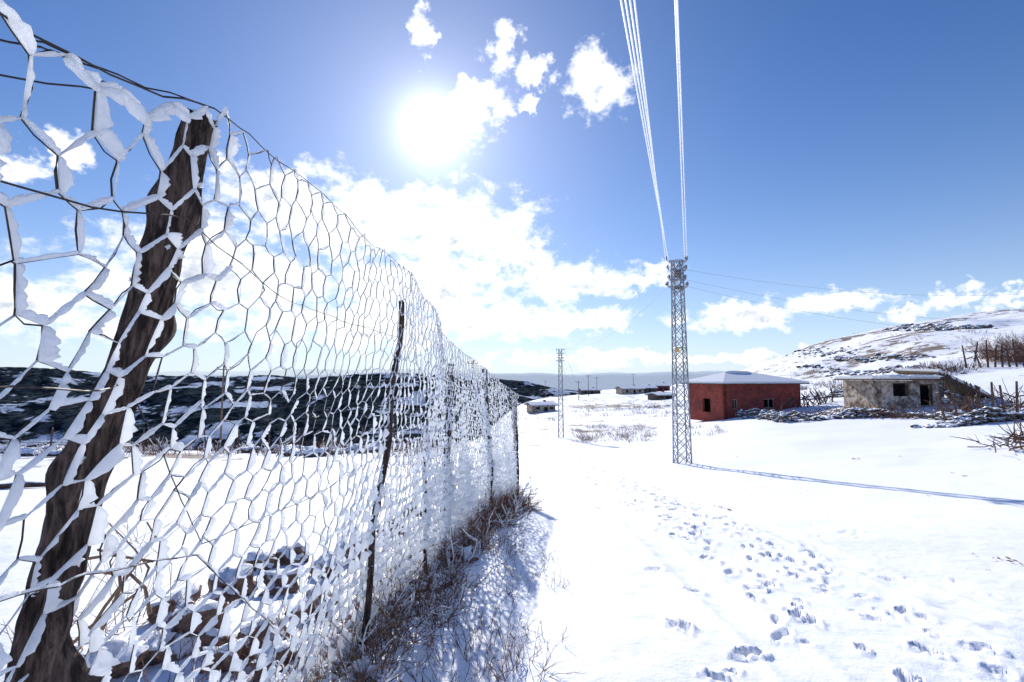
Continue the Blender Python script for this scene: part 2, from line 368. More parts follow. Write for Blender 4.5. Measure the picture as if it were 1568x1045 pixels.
for j in range(NR+1):
    for k in range(NK+1):
        y=Y0+k*W2; hh_=(j+ (0.17 if (k+j)%2==0 else -0.17)+0.17)/(NR+.34)
        p_=fsurf(y,hh_); node[(j,k)]=p_+Vector((random.gauss(0,.004),random.gauss(0,.006),random.gauss(0,.006)))
def rime(a,b,amt,seed,dirv):
    K=10 if a.y<2.0 else (6 if a.y<4 else 4)
    t=(b-a).normalized(); d=dirv-t*dirv.dot(t)
    if d.length<.2: d=t.cross(Vector((0,1,0)))
    d.normalize(); n=t.cross(d)
    vs=[];fs=[]
    for i in range(K+1):
        s=i/K; prof_=0.50+0.50*math.sin(math.pi*s)**.6
        nz=mnoise.noise(Vector((seed*1.37+s*1.3,seed*.31,0))); n2=mnoise.noise(Vector((seed*1.37+s*9,seed*.31,4)))
        w=max(amt*.2,amt*prof_*(0.95+0.8*nz+.55*n2))
        th=max(0.0014,w*0.34)
        c=a.lerp(b,s)+d*.0002
        vs+= [c,c+d*w*.38+n*th,c+d*w*.85+n*th*.45,c+d*w,c+d*w*.8-n*th*.5,c+d*w*.35-n*th]
    for i in range(K):
        for q in range(6): fs.append((i*6+q,i*6+(q+1)%6,(i+1)*6+(q+1)%6,(i+1)*6+q))
    fs.append((5,4,3,2,1,0)); fs.append(tuple(K*6+q for q in range(6)))
    rmb.add(vs,fs,M_rime)
sd=0
def edge(a,b,y,h,vert):
    global sd
    sd+=1
    near_=y<1.6
    r=0.0011 if not vert else 0.0016
    mid=a.lerp(b,.5)+Vector((random.gauss(0,.002),random.gauss(0,.003),random.gauss(0,.003)))
    wmb.tube([a,mid,b],r if y<3 else r*1.3,4 if near_ else 3,M_wire,cap=False)
    nn=mnoise.noise(Vector((y*1.1,h*2.2,11)))
    amt=0.006+0.008*(1-h)+0.006*nn
    if y<0.95:
        amt=max(amt,.006)+0.0042
        if random.random()<.10: amt*=1.6
    if 0.95<y<2.2 and h>0.62: amt*=0.5+.25*(h<.75)
    if y>2.0: amt*=1.0+min(1.0,(y-2.0)*.5)*(1.35-.7*h)
    if h<0.4 and y>1.2: amt*=1.25+.25*(y>2.4)
    if vert: amt*=1.2
    if random.random()<0.12: amt*=0.2
    amt*=random.uniform(.5,1.4)
    dv=Vector((0.85,0.3,0.25 if vert else 0.6))+Vector((random.gauss(0,.2),random.gauss(0,.2),random.gauss(0,.25)))
    if amt>0.0015: rime(a,b,amt,sd,dv)
for j in range(NR+1):
    for k in range(NK+1):
        y=Y0+k*W2; h=j/NR
        if k<NK: edge(node[(j,k)],node[(j,k+1)],y,h,False)
        if j<NR and (k+j)%2==0: edge(node[(j,k)],node[(j+1,k)],y,h,True)
for k in range(NK):
    y=Y0+k*W2
    if (.52<y<.84): rime(node[(NR,k)],node[(NR,k+1)],random.uniform(.012,.021),900+k*.4,Vector((.5,.1,-.9)))
def strand(pts,r,fr=0.0):
    q=[]; 
    for a,b in zip(pts[:-1],pts[1:]):
        n=max(2,int((b-a).length/0.05))
        for i in range(n): q.append(a.lerp(b,i/n)+Vector((random.gauss(0,.0015),0,random.gauss(0,.002))))
    q.append(pts[-1]); wmb.tube(q,r,4,M_wire)
    if fr>0:
        for a,b in zip(q[:-1],q[1:]):
            if random.random()<.7: rime(a,b,fr*random.uniform(.4,1.2),random.random()*99,Vector((.6,.2,.7)))
strand([fsurf(y,1.0) for y in np.arange(0.1,9.4,.15)],0.0015)
strand([P(-60,-40,.45),P(40,60,.5),P(90,75,.54),P(180,118,.62),P(320,165,.82)],0.0012)
strand([P(-40,50,.46),P(60,70,.52),P(150,105,.6)],0.0012)
strand([P(-60,262,.45),P(140,318,.6),P(285,336,.8)]+[fsurf(y,.82) for y in (1.2,1.8,2.6)],0.0013)
strand([P(-60,105,.45),P(70,128,.53),P(165,140,.62)],0.0011)
strand([P(-60,590,.45),P(130,600,.6),P(200,590,.8)]+[fsurf(y,.5) for y in (1.2,1.8,2.6,4.7)],0.0013)
strand([P(-60,940,.45),P(130,880,.75),P(300,850,1.15)]+[fsurf(y,.22) for y in (1.8,2.6,4.7)],0.0015,0.006)
wmb.obj('wire_netting',fence); rmb.obj('rime_frost',fence,sm=True)
print('fence',time.time()-T0)
def post(a,b,r0,r1,name,knots=0,seed=0,bend=0.0,rings=70,n=22,snow=0,rough=1.0):
    mb=MB(); a=Vector(a);b=Vector(b); ax=(b-a).normalized(); e1=ax.cross(Vector((0,1,0))).normalized(); e2=ax.cross(e1)
    kn=[(random.uniform(.35,.97),random.uniform(0,6.28),random.uniform(.25,.7)) for _ in range(knots)]
    vs=[];fs=[]
    for i in range(rings+1):
        s=i/rings; c=a.lerp(b,s)+e1*bend*mnoise.noise(Vector((s*4,seed,0)))+e2*bend*mnoise.noise(Vector((s*4,seed,5)))
        for j in range(n):
            an=2*math.pi*j/n; r=r0+(r1-r0)*s
            r*=1+rough*(.16*mnoise.noise(Vector((math.cos(an)*1.8,math.sin(an)*1.8,s*9+seed)))+.13*mnoise.noise(Vector((math.cos(an)*6,math.sin(an)*6,s*8)))+.10*mnoise.noise(Vector((math.cos(an)*3,math.sin(an)*3,s*45))))
            for (ks,ka,kh) in kn:
                dd=((s-ks)*45)**2+(math.atan2(math.sin(an-ka),math.cos(an-ka))*1.5)**2; r+=r0*kh*math.exp(-dd)
            e=0
            if i==rings: e=.016*mnoise.noise(Vector((j*.9,3,seed)))
            vs.append(c+(e1*math.cos(an)+e2*math.sin(an))*r+ax*e)
    for i in range(rings):
        for j in range(n): fs.append((i*n+j,i*n+(j+1)%n,(i+1)*n+(j+1)%n,(i+1)*n+j))
    vs.append(b-ax*.004); fs+= [(rings*n+j,rings*n+(j+1)%n,len(vs)-1) for j in range(n)]
    mb.add(vs,fs,M_wood)
    if snow:
        for q in range(snow):
            s=random.uniform(.1,.98); an=random.uniform(0,6.28); c=a.lerp(b,s); rr=(r0+(r1-r0)*s)
            mb.blob(c+(e1*math.cos(an)+e2*math.sin(an))*rr*1.0,(rr*random.uniform(.15,.4),rr*random.uniform(.15,.3),rr*random.uniform(.10,.25)),M_snow,seed=q+seed,amp=.8)
        mb.blob(b+Vector((-r1*.3,0,r1*.05)),(r1*.9,r1*.8,r1*.28),M_snow,seed=seed+3,amp=.4)
    return mb.obj(name,fence,sm=True)
a=P(50,1030,.80); b=P(309,182,.84); d=(a-b); base1=a+d*((a.z+1.5)/-d.z if d.z else 0)
post(base1,b,.033,.026,'fence_post_1',20,1,.026,190,40,snow=30,rough=1.6)
def gpost(ut,vt,ub,vb,y,r,name,seed,bend,snow=5):
    t=P(ut,vt,y); q=P(ub,vb,y); bb=Vector((q.x,y,H(q.x,y)-.1)); post(bb,t,r,r*.85,name,6,seed,bend,60,12,snow,1.3)
gpost(615,462,552,975,2.67,.018,'fence_post_2',2,.06)
gpost(690,558,676,840,4.7,.04,'fence_post_3',3,.05)
gpost(742,566,752,770,6.8,.045,'fence_post_4',4,.05)
gpost(786,602,792,750,9.3,.06,'fence_post_5',5,.04)
gpost(655,600,650,850,3.9,.014,'fence_stake_1',6,.05,2)
# ---------------- shrubs
def shrub(mb,x,y,hgt,n,spread,mat,rad=0.004,frost=0.0,lean=(0,0),twigs=3,z=None,S=5,fs_=1.0,wild=.16):
    z=H(x,y) if z is None else z
    for i in range(n):
        an=random.uniform(0,6.28); rr=spread*math.sqrt(random.random())*.5
        p=Vector((x+rr*math.cos(an),y+rr*math.sin(an),z-.02)); L=hgt*random.uniform(.45,1.1)
        d=Vector((math.cos(an)*random.uniform(.1,.8)+lean[0],math.sin(an)*random.uniform(.1,.8)+lean[1],1)).normalized()
        pts=[p.copy()]
        for k in range(S):
            d=(d+Vector((random.gauss(0,wild),random.gauss(0,wild),random.gauss(-.03,wild*.7)))).normalized(); p=p+d*L/S; pts.append(p.copy())
        fr=random.random()<frost
        mb.tube(pts,[rad*(1-.8*k/S) for k in range(S+1)],3,mat,cap=False)
        if fr: mb.tube([q+Vector((rad*.8,0,rad*1.1)) for q in pts],[fs_*rad*(1.1-.1*k)*random.uniform(.5,1.7) for k in range(S+1)],4,M_rime)
        for q in range(twigs):
            k=random.randint(1,S-1); p2=pts[k].copy(); d2=(d+Vector((random.gauss(0,.6),random.gauss(0,.6),random.gauss(.1,.3)))).normalized(); l2=L*random.uniform(.15,.4)
            tp_=[p2,p2+d2*l2*.5,p2+d2*l2+Vector((random.gauss(0,.05)*l2,0,.1*l2))]
            mb.tube(tp_,[rad*.6,rad*.45,rad*.25],3,mat,cap=False)
            if fr: mb.tube([t_+Vector((rad*.4,0,rad*.8)) for t_ in tp_],[fs_*rad*.8,fs_*rad*.9,rad*.4],3,M_rime)
mb=MB()
for i in range(250):
    y=1.7+7.0*random.random()**1.4; x=np.interp(y,bY,bX)+random.gauss(.13,.13)
    shrub(mb,x,y,random.uniform(.12,.42)*(1+.05*y),random.randint(5,9),.25,random.choice([M_twig,M_twigred,M_twigred,M_grass]),.0021+.0004*y,frost=.12,lean=(.1,-.1),fs_=1.2,twigs=4,wild=.35)
mb.obj('dry_brambles')
mb=MB()
for (u,v,hh_,n,s) in [(735,1010,.26,36,.4),(790,1035,.24,30,.3),(690,930,.25,20,.3),(700,1035,.2,24,.4),(760,970,.2,20,.4),(800,880,.22,22,.35),(840,900,.14,12,.25),(770,850,.3,30,.4),(730,800,.35,22,.4),(800,785,.3,26,.4),(640,930,.28,26,.35),(600,900,.35,22,.3),(760,910,.2,24,.5),(850,860,.12,10,.2),(830,980,.12,8,.2)]:
    g=ground_at(u,v); shrub(mb,g.x,g.y,hh_,n,s,random.choice([M_twig,M_grass,M_twigred]),.0022,frost=.06,wild=.22)
for i in range(110):
    y=random.uniform(1.9,5.5); x=np.interp(y,bY,bX)+random.uniform(.1,.75); shrub(mb,x,y,random.uniform(.05,.16),random.randint(1,4),.12,M_grass,.0014,frost=.1,twigs=1,wild=.25)
mb.obj('dry_grass')
mb=MB()
for (u,v,hh_,n) in [(60,1010,.5,7),(170,985,.6,12),(215,960,.6,9),(300,1040,.3,18),(380,1040,.3,20),(450,1030,.3,22),(520,1040,.3,24),(480,960,.3,16),(190,880,.5,8),(560,1030,.25,20),(620,900,.35,16),(640,820,.4,20),(700,780,.4,20),(230,830,.5,8)]:
    r=ground_at(u,min(v,1040)); shrub(mb,r.x-.05,r.y,hh_,n,.35,random.choice([M_grass,M_twigred,M_grass]),.0034,frost=.1,lean=(.25,0),twigs=2,wild=.28)
for pts in ([(110,1010),(160,930),(205,870),(238,822),(225,800)],[(95,1000),(150,950),(215,905),(228,870),(205,840),(165,800)],[(140,1000),(185,900),(180,850),(150,842)],[(230,940),(222,900),(200,880),(160,878)],[(60,900),(110,860),(170,850),(235,860)]):
    yy=2.3; q=[P(u,v,yy+.05*i) for i,(u,v) in enumerate(pts)]; mb.tube(q,[.009,.008,.007,.006,.004,.003][:len(q)],6,M_grass)
mb.obj('dry_grass')
mb=MB()
for i in range(170):
    y=random.uniform(2.2,9); x=np.interp(y,bY,bX)+random.gauss(.02,.10)
    s=random.uniform(.015,.045); mb.blob((x,y,H(x,y)+random.uniform(0,.08)),(s*1.5,s*1.3,s*.7),M_snow,seed=i,sub=2,amp=.7)
for i in range(60):
    y=random.uniform(1.9,8.8); x=np.interp(y,bY,bX)+random.gauss(-.02,.12); s=random.uniform(.04,.09)
    mb.blob((x,y,H(x,y)+.01),(s*1.3,s*1.3,s*.9),M_rock,seed=i+400,sub=3,amp=.6)
mb.obj('frozen_bank',sm=True)
for i,(u,v,s) in enumerate([(300,985,.15),(400,985,.12),(270,945,.12),(350,915,.13),(430,905,.11),(400,870,.11),(160,1035,.12),(445,860,.12),(530,860,.11),(600,815,.12),(500,880,.10),(350,1020,.09),(560,840,.1),(630,790,.13),(235,1010,.10),(480,940,.10),(420,1030,.09)]):
    g=ground_at(u,v); mb=MB(); mb.blob((0,0,0),(s*1.1,s,s*1.0),M_rock,seed=i*5+1,sub=3,amp=.55)
    o=mb.obj('boulder',sm=True); o.location=(g.x,g.y,g.z+s*.3); o.rotation_euler=(0,0,random.uniform(0,6))
g=ground_at(35,748); mb=MB(); mb.tube([g+Vector((-.5,-.1,.06)),g+Vector((0,0,.09)),g+Vector((.55,.2,.04))],[.06,.08,.04],8,M_log); mb.obj('fallen_log',sm=True)
mb=MB()
for i in range(150):
    u=random.uniform(-60,760); g=ground_at(u,random.uniform(682,700)); shrub(mb,g.x,g.y,random.uniform(.3,1.0),8,1.0,random.choice([M_twig,M_twigred]),.012,frost=.3,twigs=3)
mb.obj('field_hedge')
mb=MB()
for i in range(170):
    u=random.uniform(-60,640); g=ground_at(u,random.uniform(684,694)+6*math.sin(u/60)); s=random.uniform(.12,.35)
    mb.blob((g.x,g.y,g.z+s*.3),(s*1.3,s,s*.7),M_rubble,seed=i+70,sub=2,amp=.5)
mb.obj('field_stone_wall',sm=True)
mb=MB()
for i in range(14):
    u=-20+i*48; g=ground_at(u,695); mb.tube([g,g+Vector((random.gauss(0,.1),0,1.15))],.035,6,M_log)
    if i>0:
        for hh_ in (.5,.9): mb.tube([pg+Vector((0,0,hh_)),g+Vector((0,0,hh_))],.008,4,M_wire)
    pg=g
mb.obj('field_wire_fence')
mb=MB()
for i in range(20):
    g=ground_at(random.uniform(590,715),random.uniform(670,720)); shrub(mb,g.x,g.y,random.uniform(.5,1.1),16,.9,M_twigred,.008,frost=.2)
mb.obj('dry_shrub')
print('shrubs',time.time()-T0)
# ---------------- pylon
def pylon(name,base,Ht,wb,wt,bar,n,detail=True):
    root=empty(name,base); mb=MB()
    def corner(s,k):
        w=(wb+(wt-wb)*s)/2; return Vector((w*(1 if k in(1,2) else -1),w*(1 if k>=2 else -1),s*Ht))
    for k in range(4):
        for i in range(n): mb.tube([corner(i/n,k),corner((i+1)/n,k)],bar*.7,4,M_steel)
        k2=(k+1)%4
        for i in range(n):
            if detail: 
                mb.tube([corner(i/n,k),corner((i+1)/n,k2)],bar*.38,4,M_steel); mb.tube([corner(i/n,k2),corner((i+1)/n,k)],bar*.38,4,M_steel)
            else: mb.tube([corner(i/n,k if i%2 else k2),corner((i+1)/n,k2 if i%2 else k)],bar*.45,4,M_steel)
            if i%3==0: mb.tube([corner(i/n,k),corner(i/n,k2)],bar*.4,4,M_steel)
    for k in range(4): mb.tube([corner(1,k),corner(1,(k+1)%4)],bar*.5,4,M_steel)
    mb.obj('lattice',root)
    mb=MB(); arms=[]
    for (s,L) in ((1.0,.42),(.955,.38),(.905,.34),(.87,.42)):
        for sg in(-1,1):
            z=s*Ht; e=Vector((sg*L*1.0,0,z))
            for yy in(-.15,.15): mb.tube([Vector((0,yy*wt/.4,z)),e],bar*.5,4,M_steel)
            mb.tube([Vector((0,0,z-.25)),e],bar*.4,4,M_steel)
            arms.append(Vector(base)+e)
            if detail:
                for dz in(.06,.12,.18): mb.tube([e+Vector((0,0,dz-.015)),e+Vector((0,0,dz+.025))],[.055,.04],8,M_ceramic)
                for q in range(3): c=e+Vector((-.05*q-.05,-.12-.08*q,.05)); mb.tube([c,c+Vector((-.02,-.05,0))],[.05,.035],8,M_ceramic)
    for q in range(3): mb.tube([Vector((0,-.2,.8*Ht+q*.3)),Vector((.2*(q-1),-.3,.83*Ht+q*.3))],.015,4,M_steel)
    if detail:
        mb.box((-wb*.30,-wb*.40,.55*Ht),(.17,.02,.17),M_yellow)
        mb.box((0,-wt*.3,.93*Ht),(.22,.16,.3),M_ceramic); mb.box((0,-wt*.3,.86*Ht),(.3,.12,.1),M_ceramic)
    mb.box((0,0,-.12),(wb*1.1,wb*1.1,.28),M_rubble)
    mb.obj('crossarms',root); return arms
g=P(1045,708,20.2); px,py=g.x,g.y; pz=H(px,py)
top=P(1038,400,20.2).z
arms=pylon('electricity_pylon',(px,py,pz),top-pz,.56,.36,.040,16)
root=empty('power_lines')
def cable(mb,a,b,sag,r,mat=M_line,n=40,sides=5):
    a=Vector(a);b=Vector(b); pts=[a.lerp(b,i/n)+Vector((0,0,-4*sag*(i/n)*(1-i/n))) for i in range(n+1)]; mb.tube(pts,r,sides,mat)
mb=MB()
def aim(a,u,v,lam_y,ext=3.0,sag=.8,r=.013):
    q=P(u,v,lam_y); f=1/ext
    e=a+(q-a)*ext; e.z=a.z+(q.z-a.z+4*sag*f*(1-f))*ext
    cable(mb,a,e,sag,r)
for (ax,u,yy,r) in ((arms[0],950,6.2,.014),(arms[2],957,6.0,.013),(arms[4],964,5.8,.013),(arms[6],971,5.6,.012)): aim(ax+Vector((0,-.15,.1)),u,-5,yy,r=r)
aim(arms[1]+Vector((-.15,-.15,.1)),1034,-5,6.3,r=.015); aim(arms[1]+Vector((-.05,-.15,.1)),1037,-5,6.2,r=.013)
for ax,(u,v) in ((arms[3],(1600,448)),(arms[5],(1600,492)),(arms[7],(1600,512))):
    cable(mb,ax,P(u,v,26),.55,.006,M_farline)
mb.obj('cables',root,sm=True)
def upole(u,vt,vb,y):
    b=P(u,vb,y); t=P(u,vt,y); z=H(b.x,y); return b.x,y,z,t.z-z
mb2=MB()
x,y,z,h_=upole(859,535,668,46); ar=pylon('utility_pole',(x,y,z),h_,.46,.26,.04,12,False)
for k in (0,1): cable(mb2,arms[k*3],ar[k],1.0,.004,M_farline)
plast=ar
for (u,vt,y) in ((886,583,150),(901,574,170),(914,577,200),(835,583,260),(970,572,230),(724,552,80),(341,560,60)):
    b=P(u,600,y); z=H(b.x,y); t=P(u,vt,y).z; root=empty('utility_pole',(b.x,y,z)); mb=MB(); hh_=max(4,t-z)
    mb.tube([(0,0,-1),(0,0,hh_)],[.13,.09],6,M_plank); mb.tube([(-.9,0,hh_-.5),(.9,0,hh_-.5)],.05,4,M_plank)
    for q in(-.8,0,.8): mb.tube([(q,0,hh_-.45),(q,0,hh_-.15)],.06,5,M_ceramic)
    mb.obj('mast',root)
    if u in(886,901,914):
        cable(mb2,plast[0],(b.x-.8,y,z+hh_),2,.014,M_farline); cable(mb2,plast[1],(b.x+.8,y,z+hh_),2,.014,M_farline)
        plast=[Vector((b.x-.8,y,z+hh_)),Vector((b.x+.8,y,z+hh_))]
mb2.obj('distant_power_lines')
# ---------------- houses
root=empty('brick_house'); C=P(1110,632,45); cz0=H(C.x,45)-.35
root.location=(C.x,45,cz0); root.rotation_euler=(0,0,math.radians(18)); Lh,Wh,Hh=9.2,5.0,P(1110,589,45).z-cz0
def wall_with_holes(mb,ox,oy,dx,dy,L,Hw,holes,mat,th=.25):
    xs=sorted({0,L}|{h[0] for h in holes}|{h[1] for h in holes}); zs=sorted({0,Hw}|{h[2] for h in holes}|{h[3] for h in holes})
    for a_,b_ in zip(xs[:-1],xs[1:]):
        for c_,d_ in zip(zs[:-1],zs[1:]):
            if any(h[0]<=a_ and b_<=h[1] and h[2]<=c_ and d_<=h[3] for h in holes): continue
            v=[]
            for s in(a_,b_):
                for t in(0,th):
                    for zz in(c_,d_): v.append((ox+dx*s-dy*t,oy+dy*s+dx*t,zz))
            mb.add(v,[(0,1,3,2),(4,6,7,5),(0,4,5,1),(2,3,7,6),(0,2,6,4),(1,5,7,3)],mat)
mb=MB()
hf=[(.9,1.5,1.3,2.2),(4.6,5.9,1.3,2.2),(7.6,8.1,1.5,2.2)]
wall_with_holes(mb,0,0,1,0,Lh,Hh,hf,M_brick)
wall_with_holes(mb,0,Wh,0,-1,Wh,Hh,[(2.0,3.1,.9,2.2)],M_brick)
wall_with_holes(mb,Lh,0,0,1,Wh,Hh,[],M_brick); wall_with_holes(mb,Lh,Wh,-1,0,Lh,Hh,[],M_brick)
mb.obj('walls',root)
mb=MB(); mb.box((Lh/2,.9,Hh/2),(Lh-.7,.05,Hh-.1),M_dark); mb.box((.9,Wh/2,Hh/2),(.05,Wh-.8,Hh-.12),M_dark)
for s0,s1,z0,z1 in hf:
    mb.box(((s0+s1)/2,.12,z0+.03),(s1-s0,.08,.06),M_frame); mb.box(((s0+s1)/2,.12,z1-.03),(s1-s0,.08,.06),M_frame)
    for q in (s0+.03,(s0+s1)/2,s1-.03): mb.box((q,.12,(z0+z1)/2),(.05,.07,z1-z0-.13),M_frame)
mb.obj('windows',root)
mb=MB(); o=.6; zr=.95
def hip(z0,e,mat,thick,zr):
    lo=[(-e,-e,z0),(Lh+e,-e,z0),(Lh+e,Wh+e,z0),(-e,Wh+e,z0)]; lo2=[(x,y,z0+thick) for x,y,z in lo]
    r1=(Wh*.6,Wh/2+.6,z0+thick+zr); r2=(Lh-Wh*.6,Wh/2+.6,z0+thick+zr)
    mb.add(lo+lo2+[r1,r2],[(3,2,1,0),(0,1,5,4),(1,2,6,5),(2,3,7,6),(3,0,4,7),(4,5,9,8),(5,6,9),(6,7,8,9),(7,4,8)],mat)
hip(Hh+.003,o,M_plank,.08,zr*.98); hip(Hh+.086,o-.03,M_snow,.18,zr)
mb.blob((4.4,Wh/2+.6,Hh+zr+.27),(1.6,.6,.13),M_snow,seed=3,sub=3,amp=.15)
mb.obj('roof',root)
mb=MB()
for i in range(30):
    s=random.uniform(8.2,12.5); Pp=root.location+Vector((s*.95,s*.31-random.uniform(.3,1.8),0)); z=H(Pp.x,Pp.y)
    mb.tube([(Pp.x,Pp.y,z),(Pp.x+random.uniform(-1,1),Pp.y+random.uniform(-.4,.6),z+random.uniform(.4,1.4))],random.uniform(.03,.06),5,M_log)
mb.obj('timber_pile')
root=empty('ruined_stone_house'); C=P(1345,632,38); z0=H(C.x+2,38)-.3; root.location=(C.x,38,z0); root.rotation_euler=(0,0,math.radians(-3))
Hr=P(1345,583,38).z-z0; mb=MB()
hr=[(1.2,2.4,1.3,2.35),(3.2,4.2,.4,2.25)]
wall_with_holes(mb,0,0,1,0,5.0,Hr,hr,M_plaster,.35)
wall_with_holes(mb,0,4.2,0,-1,4.2,Hr,[],M_plaster,.35)
wall_with_holes(mb,5.0,0,0,1,4.2,Hr-.3,[],M_rubble,.35)
for i in range(90):
    s=random.uniform(4.6,7.2); mb.blob((s,random.uniform(-.15,.4),random.uniform(.1,max(.3,Hr-(s-4.6)*.75))),(random.uniform(.1,.22),.18,random.uniform(.08,.13)),M_rubble,seed=i,sub=2,amp=.4)
for i in range(100):
    s=random.uniform(.1,4.9); zz=random.choice([random.uniform(.1,1.0),random.uniform(0.1,Hr-.1)])
    if any(h[0]-.2<s<h[1]+.2 and h[2]-.15<zz<h[3]+.15 for h in hr): continue
    mb.blob((s,.03,zz),(random.uniform(.09,.2),.06,random.uniform(.06,.11)),random.choice([M_stone,M_plaster,M_plaster]),seed=i+200,sub=2,amp=.4)
mb.obj('walls',root)
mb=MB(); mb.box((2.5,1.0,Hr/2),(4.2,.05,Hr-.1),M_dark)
for s0,s1,za,zb in hr:
    mb.box(((s0+s1)/2,.12,zb-.05),(s1-s0,.1,.1),M_plank); mb.box((s0+.04,.12,(za+zb)/2-.06),(.07,.1,zb-za-.13),M_plank); mb.box((s1-.04,.12,(za+zb)/2-.06),(.07,.1,zb-za-.13),M_plank)
mb.obj('openings',root)
mb=MB(); mb.box((1.75,1.7,Hr+.08),(5.1,4.8,.12),M_plank); mb.box((1.75,1.7,Hr+.25),(5.0,4.7,.20),M_snow)
v=[(4.3,-.5,Hr+.55),(9.6,-.6,.35),(9.9,4.2,.6),(4.4,4.4,Hr+.75)]
mb.add(v+[(x,y,z+.12) for x,y,z in v],[(3,2,1,0),(4,5,6,7),(0,1,5,4),(1,2,6,5),(2,3,7,6),(3,0,4,7)],M_plank)
v=[(x,y,z+.13) for x,y,z in [(4.5,-.3,Hr+.53),(9.5,-.4,.42),(9.8,4.1,.62),(4.5,4.3,Hr+.7)]]
mb.add(v+[(x,y,z+.22) for x,y,z in v],[(3,2,1,0),(4,5,6,7),(0,1,5,4),(1,2,6,5),(2,3,7,6),(3,0,4,7)],M_snow)
for i in range(20):
    s=random.uniform(4.4,9.5); mb.tube([(s,-.7,Hr+.6-(s-4.3)*.42+.1),(s+random.uniform(-.4,.8),-.65,max(-.1,Hr-.9-(s-4.3)*.3+random.uniform(-.6,.3)))],.045,5,M_log)
for i in range(24): mb.blob((random.uniform(-.7,4.2),random.choice([-.65,random.uniform(-.6,4)]),Hr+.32),(.45,.3,.12),M_snow,seed=i+50,amp=.4)
mb.obj('collapsed_roof',root)
def rubblewall(name,pts,n,smin,smax,hh_,rnd=.35):
    mb=MB(); G=[ground_at(u,v) for u,v in pts]
    for i in range(n):
        t=random.random()*(len(G)-1); k=int(t); q=G[k].lerp(G[k+1],t-k); s=random.uniform(smin,smax)
        q.x+=random.gauss(0,.3); q.y+=random.gauss(0,rnd); mb.blob((q.x,q.y,H(q.x,q.y)+random.random()**1.3*hh_*(.6+.5*math.sin(q.x*1.3))),(s*1.2,s,s*.62),M_rubble,seed=i,sub=2,amp=.5)
    mb.obj(name,sm=True)
rubblewall('dry_stone_wall',[(1135,638),(1200,646),(1300,640),(1400,636),(1470,645)],620,.07,.20,.65)
rubblewall('dry_stone_wall',[(1430,655),(1500,648),(1600,640)],420,.07,.2,.7)
rubblewall('dry_stone_wall',[(1225,612),(1300,606),(1345,612)],160,.1,.28,.5)
rubblewall('hill_rocks',[(1380,500),(1440,505),(1500,503)],120,.2,.7,.5,3)
rubblewall('hill_rocks',[(1230,535),(1300,548),(1390,552)],140,.15,.5,.4,5)
rubblewall('hill_rocks',[(1240,560),(1320,575),(1400,570)],120,.12,.4,.4,3)
def sticks(name,pts,n,Lm,r,flat=.5):
    mb=MB(); G=[ground_at(u,v) for u,v in pts]
    for i in range(n):
        t=random.random()*(len(G)-1); k=int(t); q=G[k].lerp(G[k+1],t-k); q.x+=random.gauss(0,.4); q.y+=random.gauss(0,.4); q.z=H(q.x,q.y)+random.uniform(0,.3)
        L=Lm*random.uniform(.4,1.2); d=Vector((random.gauss(0,1),random.gauss(0,.6),abs(random.gauss(0,flat)))).normalized()
        m_=q+d*L*.5+Vector((random.gauss(0,.06)*L,0,random.gauss(0,.06)*L)); mb.tube([q,m_,q+d*L],[r,r*.8,r*.4],4,random.choice([M_log,M_twig,M_twigred]))
        if random.random()<.5: mb.tube([m_,m_+Vector((random.gauss(0,.3)*L,0,random.uniform(.1,.4)*L))],[r*.6,r*.3],4,M_twig)
    mb.obj(name)
sticks('branch_pile',[(1140,640),(1250,640),(1330,625)],190,1.2,.025,.4)
sticks('branch_pile',[(1330,640),(1430,640)],80,1.2,.025,.6)
sticks('branch_pile',[(1440,640),(1520,630),(1600,625)],170,1.7,.03,.8)
sticks('branch_pile',[(1530,690),(1600,680)],70,1.0,.02,.6)
sticks('branch_pile',[(1290,600),(1350,610)],60,1.4,.035,.8)
sticks('branch_pile',[(950,628),(1040,622)],90,1.2,.035,.5)
mb=MB(); pg=None
for i,u in enumerate(range(1450,1600,18)):
    g=ground_at(u,652-(u-1450)*.08); t=g+Vector((random.gauss(0,.2),0,random.uniform(1.4,2.2))); mb.tube([g,t],[.07,.05],5,M_log)
    if pg:
        for q in(.55,1.2): mb.tube([pg+Vector((0,0,q+random.gauss(0,.15))),g+Vector((0,0,q+random.gauss(0,.15)))],.04,5,M_log)
    pg=g
mb.obj('pole_fence')
mb=MB(); pg=None
for i,u in enumerate(range(1480,1600,11)):
    g=ground_at(u,564-(u-1480)*.03); t=g+Vector((random.gauss(0,.5),0,random.uniform(1.8,3.2))); mb.tube([g,t],[.10,.06],5,M_twig)
    if pg:
        mb.tube([pg+Vector((0,0,1.0)),g+Vector((0,0,1.2))],.06,5,M_twig); mb.tube([pg+Vector((0,0,1.9)),g+Vector((0,0,1.7))],.05,5,M_twig)
    pg=g
mb.obj('pole_fence')
def bushes(name,box,n,hgt,cnt,spread,mat,rad,frost=.15):
    mb=MB()
    for i in range(n):
        g=ground_at(random.uniform(box[0],box[2]),random.uniform(box[1],box[3])); shrub(mb,g.x,g.y,hgt*random.uniform(.5,1.2),cnt,spread,mat,rad,frost=frost,twigs=4)
    mb.obj(name)
bushes('bare_bush',(1520,545,1600,556),40,2.6,26,2.4,M_twigred,.022,.2)
bushes('bare_bush',(880,652,1000,678),130,.42,12,1.1,M_twigred,.010,.2)
bushes('bare_bush',(1060,655,1110,668),14,.4,9,.8,M_twigred,.010,.25)
bushes('bare_bush',(880,612,1050,640),80,.7,10,1.6,M_twigred,.018,.3)
bushes('bare_bush',(1130,585,1350,608),60,1.0,10,1.8,M_twig,.025,.3)
bushes('bare_bush',(1400,560,1500,575),16,1.2,12,2,M_twig,.03,.2)
